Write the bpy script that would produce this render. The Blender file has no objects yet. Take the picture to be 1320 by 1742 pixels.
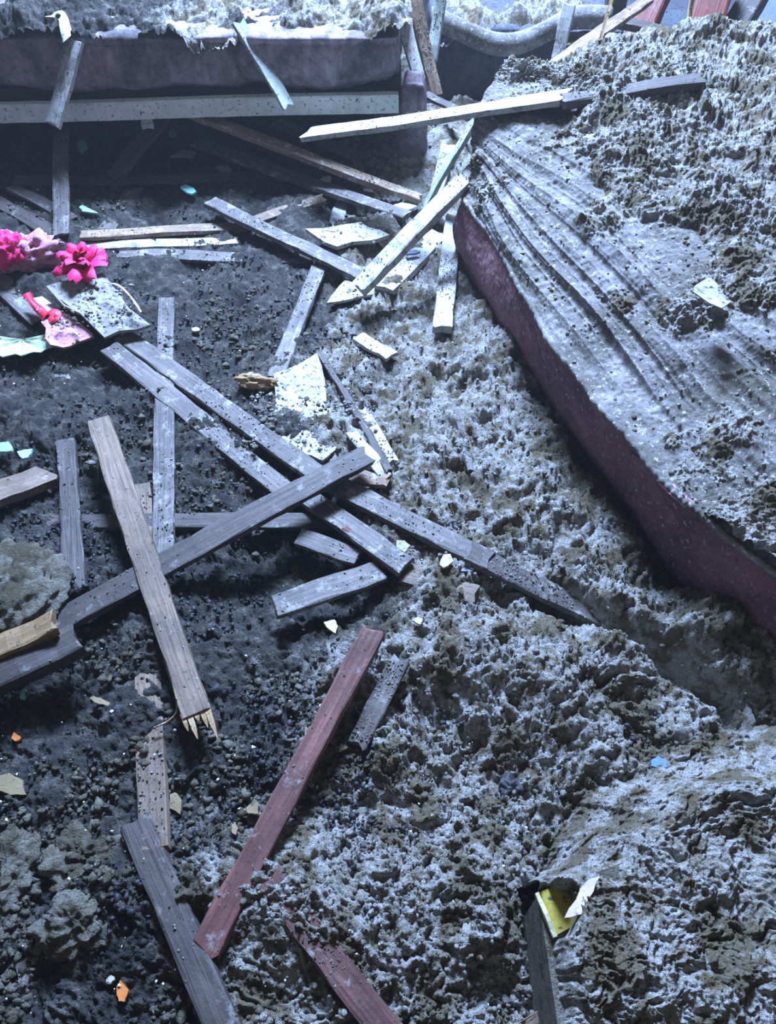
import bpy, math, random
import numpy as np
from mathutils import Vector, Matrix
C = bpy.context
random.seed(7); rng = np.random.default_rng(7)
F = 1300.0; TH = math.radians(51); CH = 1.3
# ---------------------------------------------------------------- camera
cam = bpy.data.objects.new('camera', bpy.data.cameras.new('camera'))
C.scene.collection.objects.link(cam)
cam.data.sensor_fit = 'HORIZONTAL'; cam.data.sensor_width = 36
cam.data.lens = 36*F/1320; cam.location = (0, 0, CH)
cam.rotation_euler = (math.pi/2-TH, 0, 0); cam.data.clip_start = 0.02
C.scene.camera = cam
# ---------------------------------------------------------------- sky (the roof has burned away)
w = bpy.data.worlds.new('sky'); C.scene.world = w; w.use_nodes = True
bgn = w.node_tree.nodes['Background']; bgn.inputs[0].default_value = (0.70, 0.65, 0.48, 1); bgn.inputs[1].default_value = 0.165
# daylight falling through the burned roof opening at the far end
ld = bpy.data.lights.new('roof_daylight', 'AREA'); ld.shape = 'RECTANGLE'; ld.size = 1.1; ld.size_y = 0.8
ld.energy = 860; ld.color = (0.44, 0.62, 1.0)
lo = bpy.data.objects.new('roof_daylight', ld); C.scene.collection.objects.link(lo)
lo.location = (-0.15, 3.65, 2.85); lo.rotation_euler = Vector((0.4, -2.6, -2.75)).to_track_quat('-Z', 'Y').to_euler()
C.scene.view_settings.view_transform = 'Standard'; C.scene.view_settings.look = 'None'
C.scene.view_settings.gamma = 1; C.scene.view_settings.use_curve_mapping = False
C.scene.view_settings.exposure = 0.0

# ---------------------------------------------------------------- geometry of the place
CO, SI = math.cos(TH), math.sin(TH)
def at(u, v, z=0.0):
    a = (u-660)/F; b = (871-v)/F
    d = (a, CO+b*SI, -SI+b*CO); k = (z-CH)/d[2]
    return Vector((d[0]*k, d[1]*k, z))
def aty(u, v, y):                                       # point at a given distance y
    a = (u-660)/F; b = (871-v)/F
    d = (a, CO+b*SI, -SI+b*CO); k = y/d[1]
    return Vector((d[0]*k, y, CH+d[2]*k))

# ---------------------------------------------------------------- noise
def _h(ix, iy, iz, s):
    h = (ix*374761393 + iy*668265263 + iz*2147483647 + s*1274126177) & 0xFFFFFFFF
    h = ((h ^ (h >> 13))*1274126177) & 0xFFFFFFFF
    h = ((h ^ (h >> 16))*2246822519) & 0xFFFFFFFF
    return ((h ^ (h >> 15)) & 0xFFFFFF)/float(0xFFFFFF)
def noise(P, f, s=0):
    Q = P*f; I = np.floor(Q).astype(np.int64); R = Q-I; R = R*R*(3-2*R); out = 0
    for dx in (0, 1):
        wx = R[:, 0] if dx else 1-R[:, 0]
        for dy in (0, 1):
            wy = R[:, 1] if dy else 1-R[:, 1]
            for dz in (0, 1):
                wz = R[:, 2] if dz else 1-R[:, 2]
                out = out + wx*wy*wz*_h(I[:, 0]+dx, I[:, 1]+dy, I[:, 2]+dz, s)
    return out*2-1
def fbm(P, f, o, s=0, g=.5):
    a = 1.0; t = 0
    for k in range(o): t = t+a*noise(P, f*2**k, s+k*17); a *= g
    return t
def billow(P, f, o, s=0, g=.55):
    a = 1.0; t = 0
    for k in range(o): t = t+a*(1-2*np.abs(noise(P, f*2**k, s+k*17))); a *= g
    return t
def cells(P, f, s=0, flat=True):                         # rounded clods: distance to scattered points -> domes
    Q = P*f; I = np.floor(Q).astype(np.int64); best = np.full(len(P), 9.0); hh = np.zeros(len(P))
    zr = (0,) if flat else (-1, 0, 1)
    for dx in (-1, 0, 1):
        for dy in (-1, 0, 1):
            for dz in zr:
                J = I+np.array((dx, dy, dz))
                px = J[:, 0]+_h(J[:, 0], J[:, 1], J[:, 2], s+1); py = J[:, 1]+_h(J[:, 0], J[:, 1], J[:, 2], s+2)
                d = (Q[:, 0]-px)**2+(Q[:, 1]-py)**2
                if not flat:
                    pz = J[:, 2]+_h(J[:, 0], J[:, 1], J[:, 2], s+3); d = d+(Q[:, 2]-pz)**2
                m = d < best; best = np.where(m, d, best); hh = np.where(m, _h(J[:, 0], J[:, 1], J[:, 2], s+4), hh)
    return np.sqrt(np.clip(1-best*1.25, 0, 1))*(0.35+0.65*hh)
def ss(a, b, x):
    t = np.clip((x-a)/(b-a), 0, 1); return t*t*(3-2*t)
def segd(X, Y, pts):
    best = np.full(X.shape, 99.0)
    for (ax, ay), (bx, by) in zip(pts[:-1], pts[1:]):
        dx, dy = bx-ax, by-ay; t = np.clip(((X-ax)*dx+(Y-ay)*dy)/(dx*dx+dy*dy), 0, 1)
        best = np.minimum(best, np.hypot(X-ax-t*dx, Y-ay-t*dy))
    return best
def px(*l): return [tuple(at(u, v, 0)[:2]) for u, v in l]

TRENCH1 = px((985, 770), (1060, 870), (1150, 1000))
TRENCH2 = px((930, 1030), (1090, 1120), (1220, 1230), (1330, 1340), (1450, 1440))
def low(X, Y):                                            # slow relief of the debris
    P = np.stack([X, Y, X*0], 1)
    h = 0.022*fbm(P, 2.6, 3, 5)
    def bump(u, v, r, a):
        c = at(u, v, 0); return a*np.exp(-((X-c.x)**2+(Y-c.y)**2)/(r*r))
    h += bump(800, 800, .30, .03)+bump(1000, 1180, .16, .05)+bump(720, 250, .30, .05)+bump(1100, 1270, .12, .03)
    h += bump(760, 300, .2, .05)+bump(20, 1010, .10, .05)+bump(870, 640, .12, .02)+bump(1200, 1075, .09, .07)+bump(1000, 900, .12, .03)+bump(1300, 1180, .07, .06)
    h -= bump(430, 960, .13, .05)+bump(600, 1010, .08, .05)+bump(370, 820, .10, .03)+bump(330, 460, .2, .03)
    h -= bump(300, 260, .5, .04)
    h -= .10*np.exp(-(segd(X, Y, TRENCH1)/.024)**2)
    h -= .085*np.exp(-(segd(X, Y, TRENCH2)/.026)**2)
    return h
def warp(P, flat=True):
    W = np.stack([.030*noise(P, 13, 3)+.012*noise(P, 46, 5)+.004*noise(P, 130, 6), .030*noise(P, 13, 9)+.012*noise(P, 46, 8)+.004*noise(P, 130, 2), P[:, 2]*0], 1)
    if not flat: W[:, 2] = .012*noise(P, 46, 14)
    return P+W
def clods(P, flat=True):                                  # torn, fluffy clods of blown insulation
    w_ = warp(P, flat)
    h = .038*fbm(P, 7, 2, 51)+.020*(cells(w_, 12, 1, flat)-.35)+.019*(cells(w_, 26, 2, flat)-.35)+.016*(cells(w_, 47, 3, flat)-.3)+.008*(cells(w_, 92, 5, flat)-.3)
    return h+.0075*billow(w_, 46, 4, 11, .65)+.0022*noise(P, 260, 77)
def gz(x, y): return float((low(np.array([x]), np.array([y]))+.75*.038*fbm(np.array([[x, y, 0.0]]), 7, 2, 51))[0])
def atg(u, v, off=0.0):
    z = 0.0
    for _ in range(6):
        p = at(u, v, z+off); z = gz(p.x, p.y)
    return at(u, v, z+off)

# ---------------------------------------------------------------- materials
class NT:
    def __init__(s, name):
        s.m = bpy.data.materials.new(name); s.m.use_nodes = True; s.t = s.m.node_tree; s.n = s.t.nodes
        s.b = s.n['Principled BSDF']; s.co = s.n.new('ShaderNodeTexCoord')
    def L(s, a, b): s.t.links.new(a, b)
    def mapped(s, scale=(1, 1, 1), geo=False):
        m = s.n.new('ShaderNodeMapping'); m.inputs['Scale'].default_value = scale
        if geo: s.L(s.n.new('ShaderNodeNewGeometry').outputs['Position'], m.inputs[0])
        else: s.L(s.co.outputs['Object'], m.inputs[0])
        return m.outputs[0]
    def noise(s, vec, sc, det=5, rough=.6, dist=0):
        n = s.n.new('ShaderNodeTexNoise'); n.inputs['Scale'].default_value = sc; n.inputs['Detail'].default_value = det
        n.inputs['Roughness'].default_value = rough; n.inputs['Distortion'].default_value = dist; s.L(vec, n.inputs['Vector']); return n.outputs['Fac']
    def ramp(s, f, stops):
        r = s.n.new('ShaderNodeValToRGB'); e = r.color_ramp.elements
        while len(e) < len(stops): e.new(.5)
        for k, (p, c) in enumerate(stops): e[k].position = p; e[k].color = (*c, 1) if len(c) == 3 else c
        s.L(f, r.inputs[0]); return r.outputs[0]
    def mix(s, f, a, b):
        m = s.n.new('ShaderNodeMix'); m.data_type = 'RGBA'
        for i, x in ((0, f), (6, a), (7, b)):
            if hasattr(x, 'default_value') and not isinstance(x, (tuple, float)): s.L(x, m.inputs[i])
            else: m.inputs[i].default_value = (*x, 1) if isinstance(x, tuple) else x
        return m.outputs[2]
    def math(s, op, a, b):
        m = s.n.new('ShaderNodeMath'); m.operation = op; m.use_clamp = False
        for i, x in ((0, a), (1, b)):
            if isinstance(x, (int, float)): m.inputs[i].default_value = x
            else: s.L(x, m.inputs[i])
        return m.outputs[0]
    def attr(s, name):
        a = s.n.new('ShaderNodeAttribute'); a.attribute_name = name; return a.outputs['Fac']
    def bump(s, h, d, st=1.0):
        b = s.n.new('ShaderNodeBump'); b.inputs['Distance'].default_value = d; b.inputs['Strength'].default_value = st
        s.L(h, b.inputs['Height']); s.L(b.outputs[0], s.b.inputs['Normal'])
    def fin(s, col, rough=.9, spec=.25):
        if isinstance(col, tuple): s.b.inputs['Base Color'].default_value = (*col, 1)
        else: s.L(col, s.b.inputs['Base Color'])
        if isinstance(rough, float): s.b.inputs['Roughness'].default_value = rough
        else: s.L(rough, s.b.inputs['Roughness'])
        s.b.inputs['Specular IOR Level'].default_value = spec
        return s.m
def m_debris(name, use_attr=True, bright=(.52, .51, .49), brown=(.20, .16, .088), dark=(.040, .042, .046)):
    k = NT(name); v = k.mapped(geo=True)
    n1 = k.noise(v, 9, 6, .65); n2 = k.noise(v, 34, 5, .7); n3 = k.noise(v, 130, 4, .7); n4 = k.noise(v, 420, 3, .7)
    ash = k.ramp(n2, [(.36, brown), (.47, tuple(.6*a+.4*b for a, b in zip(bright, brown))), (.58, bright)])
    ash = k.mix(k.ramp(n3, [(.30, (.75,)*3), (.44, (0,)*3)]), ash, dark)
    soot = k.ramp(n2, [(.36, dark), (.52, (.075, .072, .064)), (.70, (.20, .195, .18))])
    soot = k.mix(k.ramp(n1, [(.34, (1,)*3), (.46, (0,)*3)]), soot, (.022, .022, .024))
    ol = k.noise(v, 13, 4, .6)
    ash = k.mix(k.ramp(ol, [(.50, (0,)*3), (.57, (.85,)*3)]), ash, tuple(x*.75 for x in brown))
    if use_attr:
        f = k.ramp(k.math('ADD', k.attr('ash'), k.math('MULTIPLY', k.math('SUBTRACT', n2, .5), 1.1)), [(.30, (0,)*3), (.70, (1,)*3)])
        col = k.mix(f, soot, ash)
    else: col = ash
    col = k.mix(k.ramp(n4, [(.42, (.35,)*3), (.55, (0,)*3)]), col, dark)
    k.bump(k.math('ADD', n4, k.math('MULTIPLY', n3, 2.0)), .006, .9)
    return k.fin(col, .95, .15)
def m_wood(name, a, b, ash=.45, ashc=(.46, .46, .45), seedv=0):
    k = NT(name); oi = k.n.new('ShaderNodeObjectInfo'); mp = k.n.new('ShaderNodeMapping')
    k.L(k.co.outputs['Object'], mp.inputs[0])
    cx = k.n.new('ShaderNodeCombineXYZ'); r = k.math('MULTIPLY', oi.outputs['Random'], 31.0)
    for i in range(3): k.L(r, cx.inputs[i])
    k.L(cx.outputs[0], mp.inputs[1]); base = mp.outputs[0]
    m2 = k.n.new('ShaderNodeMapping'); m2.inputs['Scale'].default_value = (3, 70, 40); k.L(base, m2.inputs[0])
    gr = k.noise(m2.outputs[0], 1.6, 6, .65, .6)
    col = k.ramp(gr, [(.30, tuple(x*.65 for x in a)), (.48, a), (.68, b)])
    col = k.mix(k.ramp(k.noise(base, 7, 4, .6), [(.38, (.7,)*3), (.6, (0,)*3)]), col, tuple(x*.35 for x in a))
    n = k.noise(base, 26, 6, .75)
    col = k.mix(k.ramp(n, [(.62-ash*.35, (0,)*3), (.72-ash*.35, (.85,)*3)]), col, ashc)
    col = k.mix(k.ramp(k.noise(base, 95, 3, .7), [(.32, (.85,)*3), (.40, (0,)*3)]), col, (.03, .03, .032))
    k.bump(k.math('ADD', gr, k.math('MULTIPLY', n, .7)), .003, .8)
    return k.fin(col, .6, .45)
def m_cloth(name, a, b, stretch=(1, 1, 1), soot=.35, sootc=(.05, .05, .055), sc=14, ashf=.0, rough=.9):
    k = NT(name); v = k.mapped(stretch, geo=True); v0 = k.mapped(geo=True)
    n = k.noise(v, sc, 6, .65, .4); n2 = k.noise(v0, 60, 5, .7)
    col = k.ramp(n, [(.32, a), (.66, b)])
    col = k.mix(k.ramp(k.noise(v0, 6, 6, .7), [(.30+.1*soot, (1,)*3), (.45+.35*soot, (0,)*3)]), col, sootc)
    col = k.mix(k.ramp(n2, [(.34, (.8,)*3), (.44, (0,)*3)]), col, tuple(x*.45 for x in a))
    if ashf: col = k.mix(k.ramp(k.noise(v0, 90, 5, .75), [(.62-ashf*.2, (0,)*3), (.68-ashf*.2, (1,)*3)]), col, (.46, .46, .45))
    k.bump(k.math('ADD', n, n2), .004, .7)
    return k.fin(col, rough, .3)
def m_plain(name, c, sp=.3, rough=.6, dirt=.3):
    k = NT(name); v = k.mapped(geo=True)
    col = k.ramp(k.noise(v, 20, 4), [(.3, tuple(x*.75 for x in c)), (.7, c)])
    col = k.mix(k.ramp(k.noise(v, 90, 5, .7), [(.30+.2*dirt, (1,)*3), (.38+.25*dirt, (0,)*3)]), col, (.045, .045, .05))
    k.bump(k.noise(v, 150, 3), .002, .5)
    return k.fin(col, rough, sp)
M = dict(
 debris=m_debris('debris_ash'),
 ash=m_debris('insulation_ash', False),
 pale=m_wood('ash_dusted_lath', (.30, .29, .27), (.52, .51, .48), .62, (.48, .49, .48)),
 mint=m_wood('mint_painted_lath', (.42, .49, .45), (.55, .62, .57), .18, (.5, .52, .5)),
 grey=m_wood('grey_weathered_lath', (.115, .10, .095), (.20, .18, .17), .24, (.30, .30, .30)),
 brown=m_wood('brown_lath', (.19, .13, .09), (.28, .205, .155), .0),
 tan=m_wood('tan_lath', (.24, .16, .105), (.40, .29, .20), .22),
 dark=m_wood('charred_lath', (.065, .052, .048), (.115, .10, .092), .12, (.22, .22, .22)),
 red=m_wood('red_brown_lath', (.14, .058, .052), (.24, .10, .09), .10, (.30, .28, .28)),
 redpaint=m_wood('red_brown_timber', (.12, .014, .007), (.20, .032, .016), .0),
 raw=m_wood('raw_broken_wood', (.42, .27, .13), (.62, .46, .27), .10),
 mauve=m_cloth('mauve_velvet', (.22, .18, .205), (.46, .37, .425), (3, 3, .6), .45),
 band=m_cloth('maroon_velvet', (.13, .062, .075), (.25, .125, .15), (1, 1, 1), .15, (.05, .04, .045), 10, .12),
 navy=m_cloth('dark_blue_grey_velvet', (.055, .06, .085), (.10, .105, .14), (4, 4, .7), .3),
 cover=m_cloth('grey_quilt_cover', (.12, .115, .115), (.30, .29, .30), (1, 1, 1), .55, (.10, .093, .075), 12, .22),
 rail=m_plain('white_painted_rail', (.78, .86, .82), .4, .5, .18),
 wall=m_plain('smoked_plaster', (.20, .21, .24), .2, .9, .3),
 panel=m_plain('grey_blue_panel', (.15, .18, .22), .3, .7, .15),
 tile=m_plain('grey_fibre_tile', (.34, .33, .34), .2, .9, .35),
 lump=m_debris('lump_ash', False, (.26, .25, .21), (.13, .11, .07)),
 bright=m_plain('white_crumb', (.8, .82, .8), .3, .7, .0),
 plaster=m_plain('white_plaster', (.46, .45, .42), .3, .8, .35),
 pink=m_plain('hot_pink_fabric', (.85, .03, .19), .3, .6, .0),
 rose=m_plain('dusty_pink_fabric', (.62, .30, .42), .3, .8, .25),
 redp=m_plain('red_ribbon', (.65, .02, .07), .4, .5, .0),
 cyan=m_plain('cyan_foam', (.35, .85, .85), .3, .7, .0),
 sage=m_plain('pale_green_plastic', (.50, .62, .47), .4, .5, .22),
 yellow=m_plain('yellow_card', (.36, .30, .035), .4, .6, .25),
 card=m_plain('brown_card', (.13, .095, .06), .2, .9, .45),
 pinkpaper=m_plain('pale_pink_paper', (.66, .54, .56), .3, .8, .1),
 cream=m_plain('cream_flake', (.58, .55, .36), .3, .7, .05),
 olive=m_plain('olive_card', (.40, .38, .22), .3, .7, .2),
 orange=m_plain('orange_leaf', (.70, .22, .05), .3, .6, .1),
 leaf=m_plain('dry_brown_leaf', (.30, .23, .13), .3, .7, .15),
 blue=m_plain('blue_plastic', (.10, .22, .75), .4, .5, .05),
 slate=m_plain('slate_blue_shard', (.22, .27, .42), .4, .6, .15),
 coal=m_plain('charcoal', (.025, .026, .034), .4, .6, .1),
 wire=m_plain('rusty_wire', (.35, .24, .18), .4, .5, .1),
)
# ---------------------------------------------------------------- object helpers
def link(o, parent=None):
    C.scene.collection.objects.link(o)
    if parent: o.parent = parent
    return o
def meshobj(name, V, Fc, mat, parent=None, smooth=True, attrs=None):
    me = bpy.data.meshes.new(name)
    V = np.asarray(V, dtype=np.float32)
    if isinstance(Fc, np.ndarray):
        n = len(Fc); k = Fc.shape[1]
        me.vertices.add(len(V)); me.vertices.foreach_set('co', V.ravel())
        me.loops.add(n*k); me.loops.foreach_set('vertex_index', Fc.astype(np.int32).ravel())
        me.polygons.add(n); me.polygons.foreach_set('loop_start', np.arange(0, n*k, k, dtype=np.int32))
        me.update(calc_edges=True)
    else: me.from_pydata(V.tolist(), [], Fc); me.update()
    if smooth: me.polygons.foreach_set('use_smooth', [True]*len(me.polygons))
    me.materials.append(mat)
    for nme, d in (attrs or {}).items():
        a = me.attributes.new(nme, 'FLOAT', 'POINT'); a.data.foreach_set('value', np.asarray(d, dtype=np.float32))
    return link(bpy.data.objects.new(name, me), parent)
def tag(o, label, cat=None, group=None, kind=None):
    if label: o['label'] = label
    if cat: o['category'] = cat
    if group: o['group'] = group
    if kind: o['kind'] = kind
    return o
def empty(name, loc, label, cat, group=None, rot=None):
    o = bpy.data.objects.new(name, None); o.location = loc; o.empty_display_size = .02
    if rot: o.rotation_euler = rot
    return tag(link(o), label, cat, group)
def gridfaces(r, c):
    i = np.arange((r-1)*(c-1)); a = (i//(c-1))*c+i % (c-1)
    return np.stack([a, a+1, a+c+1, a+c], 1)
def resample(P, n, axis):                                # Catmull-Rom along an axis of a control net
    P = np.moveaxis(np.asarray(P, float), axis, 0); m = len(P)
    t = np.linspace(0, m-1, n) if np.isscalar(n) else np.asarray(n); i = np.clip(t.astype(int), 0, m-2); u = (t-i).reshape(-1, *([1]*(P.ndim-1)))
    ext = np.concatenate([2*P[:1]-P[1:2], P, 2*P[-1:]-P[-2:-1]])
    a, b, c, d = ext[i], ext[i+1], ext[i+2], ext[i+3]
    o = .5*((2*b)+(c-a)*u+(2*a-5*b+4*c-d)*u*u+(3*b-a-3*c+d)*u**3)
    return np.moveaxis(o, 0, axis)
def net(P, nr, nc): return resample(resample(P, nr, 0), nc, 1)
def normals(G):
    du = np.gradient(G, axis=1); dv = np.gradient(G, axis=0); n = np.cross(du, dv)
    return n/np.maximum(np.linalg.norm(n, axis=2, keepdims=True), 1e-9)
# a jittered little lump, used in masses
ICO_V = []; ph = (1+5**.5)/2
for a, b in ((-1, ph), (1, ph), (-1, -ph), (1, -ph)): ICO_V.append((a, b, 0))
for a, b in ((-1, ph), (1, ph), (-1, -ph), (1, -ph)): ICO_V.append((0, a, b))
for a, b in ((ph, -1), (ph, 1), (-ph, -1), (-ph, 1)): ICO_V.append((a, 0, b))
ICO_V = np.array(ICO_V)/math.hypot(1, ph)
ICO_F = np.array([(0,11,5),(0,5,1),(0,1,7),(0,7,10),(0,10,11),(1,5,9),(5,11,4),(11,10,2),(10,7,6),(7,1,8),(3,9,4),(3,4,2),(3,2,6),(3,6,8),(3,8,9),(4,9,5),(2,4,11),(6,2,10),(8,6,7),(9,8,1)])
def lumps(Pts, R, squash=.75, jit=.35):
    n = len(Pts); V = np.repeat(ICO_V[None], n, 0)*(1+jit*rng.uniform(-1, 1, (n, 12, 1)))
    V = V*np.array((1, 1, squash))*rng.uniform(.65, 1.35, (n, 1, 3))
    V = V*R.reshape(-1, 1, 1)+Pts[:, None, :]
    Fc = (ICO_F[None]+12*np.arange(n).reshape(-1, 1, 1)).reshape(-1, 3)
    return V.reshape(-1, 3), Fc

# ================================================================= SETTING
def box(x0, x1, y0, y1, z0, z1):
    V = [(x, y, z) for z in (z0, z1) for y in (y0, y1) for x in (x0, x1)]
    return V, [(0, 2, 3, 1), (4, 5, 7, 6), (0, 1, 5, 4), (2, 6, 7, 3), (0, 4, 6, 2), (1, 3, 7, 5)]
def struct(name, b, mat): o = meshobj(name, b[0], b[1], mat, smooth=False); o['kind'] = 'structure'; return o
struct('floor', box(-3, 3.4, -1.6, 5.2, -.36, -.28), M['card'])
struct('wall_left', box(-3.1, -3, -1.6, 5.2, -.28, 2.6), M['wall'])
struct('wall_right', box(3.4, 3.5, -1.6, 5.2, -.28, 2.6), M['wall'])
Vw, Fw = [], []
for b in (box(-3, -1.25, 5.0, 5.2, -.28, 3.3), box(.35, 3.4, 5.0, 5.2, -.28, 3.3), box(-1.25, .35, 5.0, 5.2, -.28, 2.05), box(-1.25, .35, 5.0, 5.2, 3.05, 3.3)):
    n = len(Vw); Vw += b[0]; Fw += [tuple(i+n for i in f) for f in b[1]]
struct('wall_far', (Vw, Fw), M['wall'])

# thin scatter volume added to lift the dark far end, like lens glare
hm = bpy.data.materials.new('glare_veil'); hm.use_nodes = True; hn = hm.node_tree; hn.nodes.clear()
hv = hn.nodes.new('ShaderNodeVolumeScatter'); hv.inputs['Density'].default_value = .009; hv.inputs['Anisotropy'].default_value = .2
hn.links.new(hv.outputs[0], hn.nodes.new('ShaderNodeOutputMaterial').inputs['Volume'])
hb = box(-2.95, 3.35, -1.55, 4.95, -.27, 3.2)
hz = meshobj('veil', hb[0], hb[1], hm, smooth=False); hz['kind'] = 'stuff'; hz['label'] = 'thin added haze hanging in the whole room'; hz['category'] = 'veil'
# ================================================================= DEBRIS ON THE FLOOR
us = np.arange(-520, 1841, 3.4)
vs = np.concatenate([np.arange(-60, 1900, 3.1)])
def ground():
    b = (871-vs)/F; dz = -SI+b*CO; yy = (CO+b*SI)*(-CH)/dz; kk = (-CH)/dz
    yy = np.concatenate([yy, [-.25, -.5, -1.0, -1.5]]); kk = np.concatenate([kk, [1.3, 1.4, 1.5, 1.6]])
    X = ((us-660)/F)[None, :]*kk[:, None]; Y = np.repeat(yy[:, None], len(us), 1)
    X = np.clip(X, -2.99, 3.39); x, y = X.ravel(), Y.ravel(); P = np.stack([x, y, x*0], 1)
    # ash-grey insulation on the right, sooty rubble on the left
    edge = px((440, -60), (590, 200), (610, 420), (575, 600), (630, 760), (720, 960), (590, 1150), (430, 1400), (420, 1742))
    ex = np.interp(-y, [-p[1] for p in edge], [p[0] for p in edge])
    ash = ss(-.22, .22, x-ex+.12*fbm(P, 4, 3, 40))
    ash = np.clip(ash*.9+.16*(.5+.5*fbm(P, 7, 3, 60))+.05, 0, 1)
    wx = P+np.stack([.012*noise(P, 30, 3), .012*noise(P, 30, 9), x*0], 1)
    A = .55+.45*ash
    h = low(x, y)
    h += A*clods(P)
    V = np.stack([x, y, h], 1)
    o = meshobj('debris', V, gridfaces(len(yy), len(us)), M['debris'], attrs={'ash': ash})
    tag(o, 'uneven bed of grey insulation, soot and ash covering the whole floor', 'debris', None, 'stuff')
    # loose crumbs
    n = 26000
    vv = rng.uniform(120, 1780, n); uu = rng.uniform(-120, 1440, n)
    bb = (871-vv)/F; kk2 = -CH/(-SI+bb*CO); cx = (uu-660)/F*kk2; cy = (CO+bb*SI)*kk2
    cex = np.interp(-cy, [-p[1] for p in edge], [p[0] for p in edge]); CP = np.stack([cx, cy, cx*0], 1)
    ca = ss(-.2, .2, cx-cex+.12*fbm(CP, 4, 3, 40)); keep = (rng.uniform(0, 1, n) < .35+.65*ca)
    cx, cy, ca, CP = cx[keep], cy[keep], ca[keep], CP[keep]
    A2 = .55+.45*ca
    ch = low(cx, cy)+A2*clods(CP)
    R = .0012+.0048*rng.uniform(0, 1, len(cx))**3
    V2, F2 = lumps(np.stack([cx, cy, ch+R*.3], 1), R)
    o2 = meshobj('insulation_crumbs', V2, F2, M['debris'], attrs={'ash': np.repeat(ca*.8+.1, 12)})
    tag(o2, 'loose crumbs of insulation and ash strewn over the debris', 'crumbs', None, 'stuff')
ground()
def sprinkle(name, label, cat, n, ub, vb, R0, R1, pw, mat, lift=.004, seed=1, clump=0, squash=.7):
    g = np.random.default_rng(seed); uu = g.uniform(*ub, n*3); vv = g.uniform(*vb, n*3)
    bb = (871-vv)/F; k2 = -CH/(-SI+bb*CO); x = (uu-660)/F*k2; y = (CO+bb*SI)*k2; P = np.stack([x, y, x*0], 1)
    if clump:
        m = fbm(P, clump, 3, seed+7) > .25; P = P[m]
    P = P[:n]; P[:, 2] = 0; h = low(P[:, 0], P[:, 1])+.6*clods(P); Rr = R0+(R1-R0)*g.uniform(0, 1, len(P))**pw
    P[:, 2] = h+lift
    V, Fc = lumps(P, Rr, squash, .55); tag(meshobj(name, V, Fc, M[mat], smooth=False), label, cat, None, 'stuff')
sprinkle('charcoal_bits', 'black charcoal bits scattered through the sooty left half of the floor', 'charcoal', 5200, (-60, 640), (300, 1742), .0012, .0062, 2.5, 'coal', seed=3, clump=6)
sprinkle('charcoal_bits', 'few black charcoal bits in the grey ash on the right', 'charcoal', 1100, (600, 1250), (560, 1500), .0012, .006, 2.5, 'coal', seed=4, clump=9)
sprinkle('plaster_crumbs', 'tiny white plaster crumbs speckled over the floor', 'crumbs', 330, (-40, 900), (380, 1742), .0008, .0032, 2.5, 'bright', .012, seed=5)
sprinkle('insulation_clods', 'olive brown insulation clods mixed into the soot on the left', 'clods', 3800, (-60, 560), (240, 1742), .0018, .0085, 2.5, 'lump', seed=6, clump=7)

# ================================================================= RIGHT MATTRESS
ROWS = [  # u, v, z per column (far left corner -> near right), plus thickness of the ash on top
 [(778,440,.00),(855,572,.00),(960,725,.00),(1110,935,.00),(1240,1095,.00),(1430,1300,.00)],
 [(776,385,.13),(845,500,.13),(950,655,.13),(1105,865,.13),(1232,1000,.13),(1430,1180,.13)],
 [(786,335,.23),(852,432,.24),(950,598,.25),(1105,790,.26),(1230,905,.26),(1430,1060,.26)],
 [(803,285,.29),(885,400,.29),(1030,560,.29),(1180,715,.285),(1320,850,.28),(1500,985,.28)],
 [(806,215,.36),(930,330,.36),(1080,480,.35),(1225,605,.32),(1380,730,.31),(1580,860,.31)],
 [(826,155,.425),(990,255,.42),(1130,370,.40),(1290,490,.38),(1450,600,.36),(1680,720,.36)],
 [(846,128,.44),(1010,178,.45),(1170,250,.44),(1330,330,.43),(1500,420,.42),(1740,500,.42)],
 [(858,112,.45),(960,118,.46),(1120,85,.48),(1300,72,.49),(1480,70,.48),(1740,80,.48)]]
TK = [[-9]*6,[-9]*6,[-.02,-.018,-.016,-.004,.014,.016],[-.02,-.018,-.014,-.008,-.002,.0],[-.02,-.015,-.012,-.010,-.014,-.016],[-.012,.004,.008,.004,.000,-.004],[.004,.018,.020,.018,.018,.014],[.012,.022,.03,.03,.03,.02]]
TK[0] = TK[1] = [-.03]*6
def P3(r): return [list(at(*c)) for c in r]
CN = np.array([P3(r) for r in ROWS])
CN = np.concatenate([CN, [[[p[0]+.02, p[1]+.06, .40] for p in CN[-1]]], [[[p[0]+.02, p[1]+.08, 0.0] for p in CN[-1]]]])
TKN = np.array(TK+[[.01]*6, [-.02]*6], float)
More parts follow.
